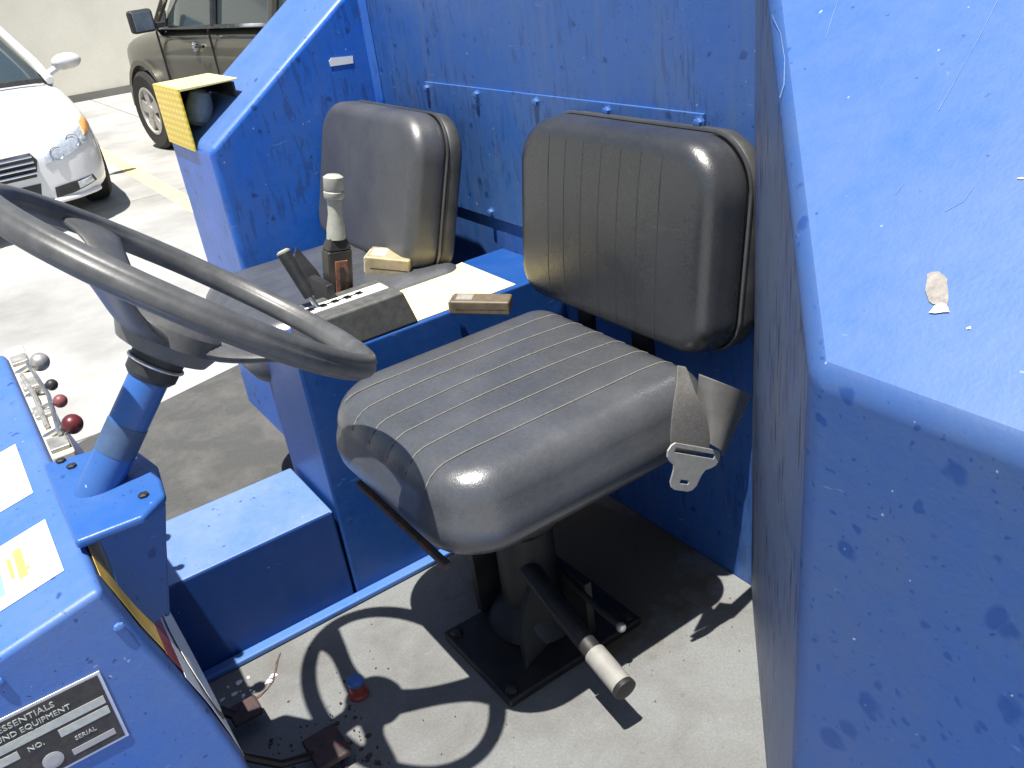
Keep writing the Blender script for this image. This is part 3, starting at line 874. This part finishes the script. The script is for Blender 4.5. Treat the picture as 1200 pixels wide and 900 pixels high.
# passenger seat: a copy of the driver's, its backrest set further forward
back_data = set(o.data.name for o in seat.children if o.name not in before_back)
seat2 = copy_tree(seat, T)
seat2['label'] = 'passenger seat, black vinyl, beside the console and far blue panel'
PIV = Matrix.Translation(Vector((.32, 0, .55)))
seat2.location = seat.location + Vector((.0, .682, .0))
for ch in list(seat2.children):
    if ch.name.split('.')[0] == 'stitching' or ch.name.split('.')[0] in ('height_lever', 'lever_grip', 'grip_cap', 'tilt_lever', 'knob'): bpy.data.objects.remove(ch)
    elif ch.data.name in back_data:          # leans further back than the driver's
        if ch.name.startswith('backrest'):
            ch.data = ch.data.copy(); ch.data.materials[0] = M['vinyl_lighter']
        ch.matrix_local = Matrix.Translation(Vector((-.104, .038, -.016))) @ PIV @ Matrix.Rotation(radians(9), 4, 'Y') @ PIV.inverted() @ ch.matrix_local
    elif ch.name.split('.')[0] == 'slide_rail': bpy.data.objects.remove(ch)
    else: ch.location += Vector((0, 0, .016))

# ------------------------------------------------------------------ seat belt of the driver
belt = empty('seat_belt', (.84, .81, .42), T, label='grey seat belt with metal tongue hanging from a dark cover')
def mesh_sheet(rows, th, name, mat, parent, smooth=50):
    """closed sheet of even thickness from a grid of points"""
    G = [[Vector(p) for p in q] for q in rows]; a, b = len(G), len(G[0])
    N_ = []
    for i in range(a):
        for j in range(b):
            du = G[min(i + 1, a - 1)][j] - G[max(i - 1, 0)][j]; dv = G[i][min(j + 1, b - 1)] - G[i][max(j - 1, 0)]
            N_.append(du.cross(dv).normalized())
    vs = [p for q in G for p in q]; vs += [p + N_[k] * th for k, p in enumerate(vs)]
    n = a * b; ix = lambda i, j: i * b + j; fs = []
    for i in range(a - 1):
        for j in range(b - 1):
            q = (ix(i, j), ix(i, j + 1), ix(i + 1, j + 1), ix(i + 1, j))
            fs.append(q); fs.append(tuple(n + k for k in reversed(q)))
    bord = [ix(0, j) for j in range(b)] + [ix(i, b - 1) for i in range(1, a)] + [ix(a - 1, j) for j in range(b - 2, -1, -1)] + [ix(i, 0) for i in range(a - 2, 0, -1)]
    for k in range(len(bord)):
        p, q = bord[k], bord[(k + 1) % len(bord)]
        fs.append((p, n + p, n + q, q))
    return MB().add(vs, fs).build(name, mat, parent, smooth=smooth)
# cover: a bent plate, corners worked out in space
TL, TR, BR, BL = Vector((.800, .808, .528)), Vector((.903, .800, .452)), Vector((.842, .800, .370)), Vector((.792, .812, .432))
rows = []
for i in range(9):
    t = i / 8
    a = TL.lerp(BL, t); b = TR.lerp(BR, t)
    rows.append([a.lerp(b, s_) + Vector((-.25, -1, .25)).normalized() * .036 * sin(pi * min(1, .10 + s_ * .90)) for s_ in [k / 14 for k in range(15)]])
mesh_sheet(rows, .005, 'belt_cover', 'cover', belt)
# webbing with a half twist
L0, L1 = Vector((.772, .794, .545)), Vector((.796, .789, .520))
rows = []
ctrl = [((.762, .806, .556), (.780, .806, .546)), ((.757, .800, .540), (.777, .794, .530)), ((.745, .794, .522), (.776, .784, .512)), ((.735, .790, .500), (.786, .779, .484)), ((.727, .788, .470), (.795, .777, .448)), ((.726, .787, .445), (.796, .777, .418)), ((.727, .789, .432), (.795, .780, .404))]
for a, b in ctrl:
    a, b = Vector(a), Vector(b)
    rows.append([a.lerp(b, k / 6) for k in range(7)])
wb = mesh_sheet(rows, .0018, 'webbing', 'webbing', belt)
wb.modifiers.new('s', 'SUBSURF').render_levels = 2
# tongue: plate with webbing slot and latch slot
tx = (Vector((.83, .775, .374)) - Vector((.713, .785, .443))).normalized()
ty = Vector((-.20, .0, -.40)).normalized(); ty = (ty - tx * ty.dot(tx)).normalized()
tz = tx.cross(ty); to = Vector((.762, .7795, .414))
def loop2(pts): return [to + tx * x + ty * y for x, y in pts]
outer = [(-.052, -.012), (-.046, -.017), (.046, -.017), (.052, -.012), (.055, -.003), (.052, .006), (.044, .012), (.034, .016), (.030, .024), (.028, .042), (.022, .050), (.014, .053), (-.014, .053), (-.022, .050), (-.028, .042), (-.030, .024), (-.034, .016), (-.044, .012), (-.052, .006), (-.055, -.003)]
def plate_with_holes(outer, holes, th, name, mat, parent):
    bm = bmesh.new(); es = []
    for lp in [outer] + holes:
        vv = [bm.verts.new(p) for p in loop2(lp)]
        es += [bm.edges.new((vv[i], vv[(i + 1) % len(vv)])) for i in range(len(vv))]
    bmesh.ops.triangle_fill(bm, use_beauty=True, use_dissolve=False, edges=es)
    r_ = bmesh.ops.extrude_face_region(bm, geom=list(bm.faces))
    for v in [e for e in r_['geom'] if isinstance(e, bmesh.types.BMVert)]: v.co += tz * th
    bmesh.ops.recalc_face_normals(bm, faces=bm.faces)
    m = MB(); bm.verts.index_update()
    m.add([v.co.copy() for v in bm.verts], [tuple(v.index for v in f.verts) for f in bm.faces]); bm.free()
    return m.build(name, mat, parent, bevel=.0007, seg=2)
plate_with_holes(outer, [[(-.042, -.010), (.042, -.010), (.042, -.003), (-.042, -.003)], [(-.009, .036), (.009, .036), (.009, .042), (-.009, .042)]], -.003, 'tongue', 'tongue', belt)

# ------------------------------------------------------------------ buckles lying by the console
def buckle(loc, ang, tilt, mat, facemat, label, L=.085, k=1.0, strap=True):
    e = empty('belt_buckle', loc, T, label=label)
    Mx = Matrix.Translation(loc) @ Matrix.Rotation(ang, 4, 'Z') @ Matrix.Rotation(tilt, 4, 'Y')
    MB().box((0, -.022 * k, -.012 * k), (L, .022 * k, .016 * k), M_=Mx).build('buckle_body', mat, e, bevel=.004)
    MB().box((-.003, -.018 * k, -.009 * k), (0, .018 * k, .013 * k), M_=Mx).box((-.005, -.008, -.005), (-.003, .008, .006), M_=Mx).build('release_button', facemat, e, bevel=.002)
    MB().box((.012, -.0222 * k, -.001), (L - .004, .0222 * k, .001), M_=Mx).build('casing_seam', 'dirt', e, smooth=0)
    MB().box((.010, -.013 * k, .0158 * k), (.040, .013 * k, .0166 * k), M_=Mx).build('label_patch', facemat, e, smooth=0)
    if strap: MB().box((L, -.015, -.004), (L + .05, .015, .0), M_=Mx).build('stalk_strap', 'webbing', e, bevel=.001)
buckle(Vector((.690, 1.640, .542)), radians(-42), radians(10), 'buckle', 'cream', 'cream belt buckle beside the passenger backrest', .095, 1.5)
buckle(Vector((.700, 1.322, .528)), radians(-44), radians(4), 'buckle_b', 'chip', 'brown belt buckle at the edge of the driver cushion', .11, .95, False)

# ------------------------------------------------------------------ hand brake and gear selector on the console
sb = empty('shift_box', (.53, 1.42, .507), T, label='dark gear selector box with white slotted scale on the console')
MB().prism([(.432, 1.345, .5072), (.640, 1.345, .5072), (.622, 1.350, .572), (.440, 1.350, .572)], (0, .105, 0)).build('box_body', 'boxgrey', sb, bevel=.005)
MB().box((.446, 1.388, .5722), (.612, 1.424, .5738)).build('scale_plate', 'white', sb, smooth=0)
mm = MB().box((.455, 1.406, .5739), (.565, 1.411, .5745))
for k in range(5): mm.box((.46 + .024 * k, 1.401 - .002 * (k % 2), .5739), (.472 + .024 * k, 1.416, .5745))
mm.build('slot', 'black', sb, smooth=0)
gs = MB().tube([(.482, 1.406, .565), (.472, 1.420, .60)], .0045, 8).build('gear_lever', 'steel', T)
MB().tube([(.474, 1.417, .593), (.458, 1.450, .672)], [.010, .0125], 14).build('lever_grip', 'rubber', gs, bevel=.002)
MB().lathe((.458, 1.450, .672), (-.14, .35, .82), [(.0125, 0), (.0128, .003), (.008, .006)], 14).build('cap', 'lever_white', gs)
hb = empty('hand_brake', (.585, 1.50, .52), T, label='upright hand brake with white neck and dark red inset body')
HB = Vector((.548, 1.478, .545)); ht = Vector((.035, -.01, .22)).normalized()
hx = Vector((1, 0, 0)); hx = (hx - ht * hx.dot(ht)).normalized(); hy = ht.cross(hx)
hf = lambda a, b, c: HB + hx * a + hy * b + ht * c
def bar(a0, a1, b0, b1, c0, c1, tp=1.0):
    return [[hf(a0 * k, b0 * k, c) , hf(a1 * k, b0 * k, c), hf(a1 * k, b1 * k, c), hf(a0 * k, b1 * k, c)] for c, k in ((c0, 1), (c1, tp))]
MB().rings(bar(-.024, .024, -.016, .016, .0, .10)).rings(bar(-.024, .024, -.016, .016, .1001, .125, .62)).build('lever_body', 'lever_body', hb, bevel=.004)
MB().rings(bar(-.012, .013, -.018, -.0155, .008, .082)).build('red_inset', 'lever_red', hb, bevel=.002)
MB().rings(bar(-.004, .005, -.0195, -.0178, .022, .07)).build('slot', 'black', hb, bevel=.0006)
MB().lathe(hf(0, 0, .120), ht, [(.0175, 0), (.0165, .02), (.0125, .045), (.0135, .075)], 18).build('neck', 'lever_white', hb)
MB().lathe(hf(0, 0, .193), ht, [(.0165, 0), (.0185, .003), (.0185, .012), (.0165, .014), (.018, .017), (.018, .038), (.012, .042)], 18).build('knob', 'lever_white', hb)
MB().box((.525, 1.43, .5072), (.60, 1.50, .547)).box((.51, 1.425, .5072), (.525, 1.505, .60)).build('base_bracket', 'black', hb, bevel=.003)
MB().lathe((.575, 1.43, .53), (0, -1, 0), [(.009, 0), (.009, .005), (.003, .007)], 6).build('bolt', 'steel', hb, smooth=0)
MB().prism([(.515, 1.505, .56), (.50, 1.55, .62), (.525, 1.58, .64), (.545, 1.55, .59)], (.01, .01, -.025)).build('cable_clevis', 'black', hb, bevel=.003)

# ================================================================== CARS
def loft(stations, n=15):
    """stations: (x, [(y, z) ...half section from centre top outward and down]) -> full rings"""
    R = []
    for x, half in stations:
        L = [(x, -y, z) for y, z in reversed(half[1:])]
        Rr = [(x, y, z) for y, z in half]
        R.append(L + Rr)
    return R

def place_car(root):
    return root

def wheel_part(root, x, y, r_, w_, out, rimmat='alloy'):
    wt = MB().lathe((x, y - w_ / 2, r_), (0, 1, 0), [(r_ * .62, 0), (r_ * .9, 0), (r_, .03), (r_, w_ - .03), (r_ * .9, w_), (r_ * .62, w_ - .01), (r_ * .6, w_ * .5), (r_ * .6, .02), (r_ * .62, 0)], 30, cap=False).build('wheel', 'tyre', root)
    s_ = 1 if out > 0 else -1
    yo = y + s_ * (w_ / 2 - .015)
    m = MB().lathe((x, yo, r_), (0, s_, 0), [(r_ * .61, -.05), (r_ * .61, .008), (r_ * .55, .010), (r_ * .52, -.035), (r_ * .1, -.045)], 30)
    m.lathe((x, yo, r_), (0, s_, 0), [(r_ * .16, -.04), (r_ * .16, .006), (r_ * .05, .012)], 16)
    for k in range(5):
        a = 2 * pi * k / 5 + .3
        rad = Vector((cos(a), 0, sin(a))); tg = Vector((-sin(a), 0, cos(a)))
        c0 = Vector((x, yo, r_))
        P = [c0 + rad * (r_ * .12) + tg * .045, c0 + rad * (r_ * .55) + tg * .065, c0 + rad * (r_ * .55) - tg * .065, c0 + rad * (r_ * .12) - tg * .045]
        m.prism(P, (0, -s_ * .03, 0))
    m.build('rim', rimmat, wt, smooth=30)
    MB().lathe((x, y - w_ / 2 + .02, r_), (0, 1, 0), [(r_ * .5, 0), (r_ * .5, w_ - .08)], 16).build('brake_drum', 'black', wt)
    return wt

def sedan():
    root = empty('parked_sedan', (0, 0, 0), label='white sedan parked facing the tractor, front end visible', cat='car')
    # x forward, y to the car's left, z up from the ground
    def sec(w_, zt, zb, zs, crown=.03, tuck=.06):
        return [(0, zt), (w_ * .35, zt - crown * .15), (w_ * .66, zt - crown * .55), (w_ * .86, zt - crown * 1.3), (w_ * .96, zt - crown * 2.4 - .01), (w_, zb), (w_ * 1.0, (zb + zs) / 2), (w_ * .985, zs + .08), (w_ * .94, zs)]
    stn = [(2.36, sec(.52, .56, .50, .22, .02)), (2.33, sec(.64, .63, .52, .20, .03)), (2.26, sec(.74, .72, .55, .19, .035)), (2.15, sec(.81, .775, .58, .18, .035)), (1.95, sec(.865, .83, .62, .18, .035)), (1.6, sec(.89, .885, .66, .18, .035)), (1.2, sec(.90, .935, .70, .18, .033)), (.85, sec(.905, .975, .74, .18, .03)), (.3, sec(.91, .99, .76, .18, .03)), (-1.2, sec(.91, 1.0, .78, .18, .03)), (-1.7, sec(.90, 1.0, .78, .19, .03)), (-2.1, sec(.86, .99, .77, .2, .03)), (-2.35, sec(.76, .93, .72, .24, .03)), (-2.42, sec(.66, .80, .6, .3, .03))]
    R = loft(stn)
    body = MB().rings(R).build('body', 'carpaint', root, smooth=50, sub=1)
    gh = [(.95, .80, .93), (.70, .765, 1.07), (.12, .63, 1.40), (-.2, .61, 1.445), (-.8, .60, 1.44), (-1.25, .61, 1.37), (-1.75, .72, 1.03)]
    def gsec(w_, z): return [(0, z), (w_ * .6, z - .005), (w_ * .92, z - .03), (w_, z - .07), (w_ + (.82 - w_) * .5, (z - .07 + .93) / 2), (max(w_, .83), .92)]
    MB().rings(loft([(x, gsec(w_, z)) for x, w_, z in gh])).build('glass', 'glass', root, smooth=40)
    roof = [(.18, .615, 1.39), (.0, .625, 1.432), (-.2, .62, 1.452), (-.8, .61, 1.447), (-1.2, .60, 1.39)]
    MB().rings(loft([(x, [(0, z), (w_ * .6, z - .004), (w_ * .93, z - .025), (w_ + .005, z - .06), (w_ - .02, z - .075)]) for x, w_, z in roof])).build('roof', 'carpaint', root, smooth=60)
    for s_ in (1, -1):
        MB().tube([(1.02, s_ * .80, .945), (.72, s_ * .768, 1.085), (.14, s_ * .635, 1.385)], [.035, .034, .032], 8).build('pillar', 'carpaint', root)
        MB().tube([(-1.78, s_ * .75, .98), (-1.2, s_ * .61, 1.36)], .05, 8).build('pillar', 'carpaint', root)
        mr = MB().ball((.62, s_ * 1.03, 1.045), .10, 16, (.75, 1.25, .72)).build('mirror', 'carpaint', root)
        MB().tube([(.62, s_ * .86, .97), (.62, s_ * .97, 1.02)], .03, 8).build('mirror_stem', 'carpaint', mr)
    MB().tube([(1.03, -.74, .962), (1.08, -.3, .985), (1.085, 0, .99), (1.08, .3, .985), (1.03, .74, .962)], .022, 8).build('cowl', 'darkplastic', root)
    dg = bpy.context.evaluated_depsgraph_get()
    bvh = BVHTree.FromObject(body, dg)
    def onbody(y, z, lift):
        h = bvh.ray_cast(Vector((4, y, z)), Vector((-1, 0, 0)))
        return (h[0] + Vector((lift, 0, 0)) + h[1] * lift * .5) if h[0] else None
    def patch(name, pts, mat, lift=.006, thick=.03, parent=root, sd=1):
        # pts outline in (y, z), gridded as a fan of shrunken outlines
        R = []
        cy = sum(p[0] for p in pts) / len(pts); cz = sum(p[1] for p in pts) / len(pts)
        dense = []
        for i in range(len(pts)):
            a, b = pts[i], pts[(i + 1) % len(pts)]
            for k in range(5): dense.append((a[0] + (b[0] - a[0]) * k / 5, a[1] + (b[1] - a[1]) * k / 5))
        for f, lf in ((1.0, -thick), (1.0, lift * .4), (.94, lift), (.6, lift * 1.2), (.3, lift * 1.3), (.04, lift * 1.3)):
            q = []
            for y, z in dense:
                p = onbody((cy + (y - cy) * f) * sd, cz + (z - cz) * f, lf)
                q.append(p if p else Vector((1.9, (cy + (y - cy) * f) * sd, cz + (z - cz) * f)))
            R.append(q)
        return MB().rings(R).build(name, mat, parent, smooth=40)
    for s_ in (1, -1):
        hl = patch('headlight', [(.40, .50), (.58, .53), (.75, .59), (.825, .68), (.77, .70), (.62, .665), (.47, .605), (.41, .55)], 'lamp', sd=s_)
        patch('amber_lens', [(.74, .63), (.79, .645), (.842, .70), (.80, .735), (.745, .712)], 'amber', .012, parent=hl, sd=s_)
        for y, z in ((.50, .555), (.64, .612)):
            p = onbody(y * s_, z, .004)
            MB().lathe(p, (1, .2 * s_, .3), [(.050, -.02), (.051, .004), (.045, .005), (.034, -.004)], 18).build('bulb_ring', 'chrome', hl)
        fg = patch('fog_recess', [(.40, .255), (.52, .26), (.72, .30), (.70, .35), (.52, .34), (.41, .33)], 'darkplastic', .006, sd=s_)
        patch('fog_lamp', [(.57, .28), (.70, .305), (.685, .345), (.57, .332)], 'lamp', .012, parent=fg, sd=s_)
        MB().tube([p for p in [onbody(y * s_, .235 + .02 * max(0, y - .6), .012) for y in (.1, .25, .4, .55, .68, .72)] if p], .02, 8).build('lip', 'carpaint', root)
    gr = patch('grille', [(-.32, .43), (.32, .43), (.36, .545), (.33, .60), (-.33, .60), (-.36, .545)], 'darkplastic', .008)
    for k, z in enumerate((.465, .503, .541, .578)):
        pts = [onbody(y, z, .022) for y in (-.33, -.2, 0, .2, .33)]
        MB().tube(pts, .010, 8).build('grille_bar', 'chrome', gr)
    patch('lower_intake', [(-.3, .27), (.3, .27), (.33, .38), (-.33, .38)], 'darkplastic', .006)
    for x in (1.45, -1.4):
        for s_ in (1, -1): wheel_part(root, x, s_ * .80, .32, .2, s_)
    return root
car = sedan()
car.rotation_euler = (0, 0, radians(-90))
car.location = (.33, 9.62, GZ + .006)

def suv():
    root = empty('parked_suv', (0, 0, 0), label='olive brown off-road car seen from behind with its left side to us', cat='car')
    def sec(w_, zt, zb, zs, cr=.04):
        return [(0, zt), (w_ * .5, zt - cr * .2), (w_ * .82, zt - cr), (w_ * .95, zt - cr * 2.2), (w_, zb), (w_ * .995, (zb + zs) / 2), (w_ * .98, zs + .08), (w_ * .93, zs)]
    stn = [(2.25, sec(.60, .95, .82, .45)), (2.2, sec(.72, 1.04, .88, .42)), (2.05, sec(.81, 1.10, .92, .40)), (1.7, sec(.885, 1.14, .95, .38)), (1.2, sec(.91, 1.17, .97, .38)), (.75, sec(.92, 1.20, .99, .38)), (-.4, sec(.925, 1.20, 1.0, .38)), (-1.6, sec(.92, 1.20, 1.0, .40)), (-2.1, sec(.88, 1.18, 1.0, .42)), (-2.3, sec(.80, 1.1, .95, .48))]
    body = MB().rings(loft(stn)).build('body', 'suvpaint', root, smooth=50, sub=1)
    gh = [(.86, .84, 1.16), (.62, .80, 1.40), (.30, .72, 1.74), (-.5, .71, 1.80), (-1.7, .71, 1.78), (-2.1, .76, 1.5), (-2.22, .82, 1.16)]
    gsec = lambda w_, z: [(0, z), (w_ * .6, z - .004), (w_ * .93, z - .025), (w_, z - .06), ((w_ + .875) / 2, (z - .06 + 1.16) / 2), (.875, 1.155)]
    MB().rings(loft([(x, gsec(w_, z)) for x, w_, z in gh])).build('glass', 'glass', root, smooth=40)
    MB().rings(loft([(x, [(0, z), (w_ * .6, z - .004), (w_ * .93, z - .025), (w_ + .008, z - .065), (w_ - .02, z - .08)]) for x, w_, z in ((.36, .725, 1.745), (-.2, .73, 1.80), (-1.0, .73, 1.815), (-1.75, .72, 1.79), (-1.95, .70, 1.7))])).build('roof', 'suvpaint', root, smooth=60)
    for s_ in (1, -1):
        MB().tube([(.90, s_ * .868, 1.17), (.62, s_ * .815, 1.42), (.32, s_ * .738, 1.72)], .035, 8).build('pillar', 'suvpaint', root)
        MB().tube([(-.42, s_ * .888, 1.17), (-.44, s_ * .735, 1.74)], .035, 8).build('pillar', 'darkplastic', root)
        MB().tube([(-1.45, s_ * .888, 1.17), (-1.50, s_ * .735, 1.74)], .045, 8).build('pillar', 'suvpaint', root)
        MB().box((-1.5, s_ * .895 - .008, 1.165), (.72, s_ * .895 + .008, 1.19)).build('sill_trim', 'chrome', root)
        mr = MB().box((.60, s_ * 1.08 - .115, 1.16), (.70, s_ * 1.08 + .105, 1.36)).build('mirror', 'darkplastic', root, bevel=.03)
        MB().box((.593, s_ * 1.08 - .092, 1.18), (.60, s_ * 1.08 + .082, 1.34)).build('mirror_glass', 'mirrorglass', mr, bevel=.004)
        MB().box((.62, s_ * .93 - .08, 1.18), (.69, s_ * .93 + .09, 1.23)).build('mirror_stem', 'darkplastic', mr, bevel=.01)
        MB().prism([(.80, s_ * .873, 1.17), (.60, s_ * .875, 1.17), (.60, s_ * .84, 1.32)], (0, s_ * .012, 0)).build('mirror_base', 'darkplastic', root)
        dr = MB()
        # door seams as narrow dark recess strips standing just clear of the skin
        bvh = None
        hd = MB().tube([(-.10, s_ * .955, 1.02), (-.18, s_ * .968, 1.025), (-.26, s_ * .955, 1.02)], .013, 8).build('door_handle', 'darkplastic', root)
        MB().lathe((-.03, s_ * .915, 1.015), (0, s_, 0), [(.045, 0), (.045, .022), (.03, .028), (.022, .02)], 16).build('lock_ring', 'chrome', root)
        MB().box((-.36, s_ * .918 - .008, .50), (-.352, s_ * .918 + .010, 1.16)).build('door_seam', 'black', root)
        MB().box((.765, s_ * .914 - .008, .55), (.773, s_ * .914 + .010, 1.15)).build('door_seam', 'black', root)
        # flared arch and wheels
        for x in (1.38, -1.38):
            m = MB(); A = []
            for k in range(13):
                a = pi * k / 12
                cx, cz = x + .47 * cos(a), .42 + .47 * sin(a)
                A.append([(cx, s_ * .80, cz), (cx, s_ * .945, cz), (x + .42 * cos(a), s_ * .945, .42 + .42 * sin(a)), (x + .42 * cos(a), s_ * .80, .42 + .42 * sin(a))])
            m.rings(A).build('wheel_arch', 'suvpaint', root, smooth=40)
            MB().lathe((x, s_ * .70, .42), (0, s_, 0), [(.01, 0), (.425, .001), (.425, .16), (.01, .1595)], 28).build('wheel_well', 'black', root)
            wheel_part(root, x, s_ * .86, .39, .24, s_)
    return root
sv = suv()
sv.rotation_euler = (0, 0, radians(90 + 8))
# front-left wheel stands near (2.15, 9.8)
hd = radians(90 + 8); fw = Vector((cos(hd), sin(hd), 0)); lf = Vector((-sin(hd), cos(hd), 0))
sv.location = Vector((2.22, 9.85, GZ + .006)) - fw * 1.38 - lf * .86
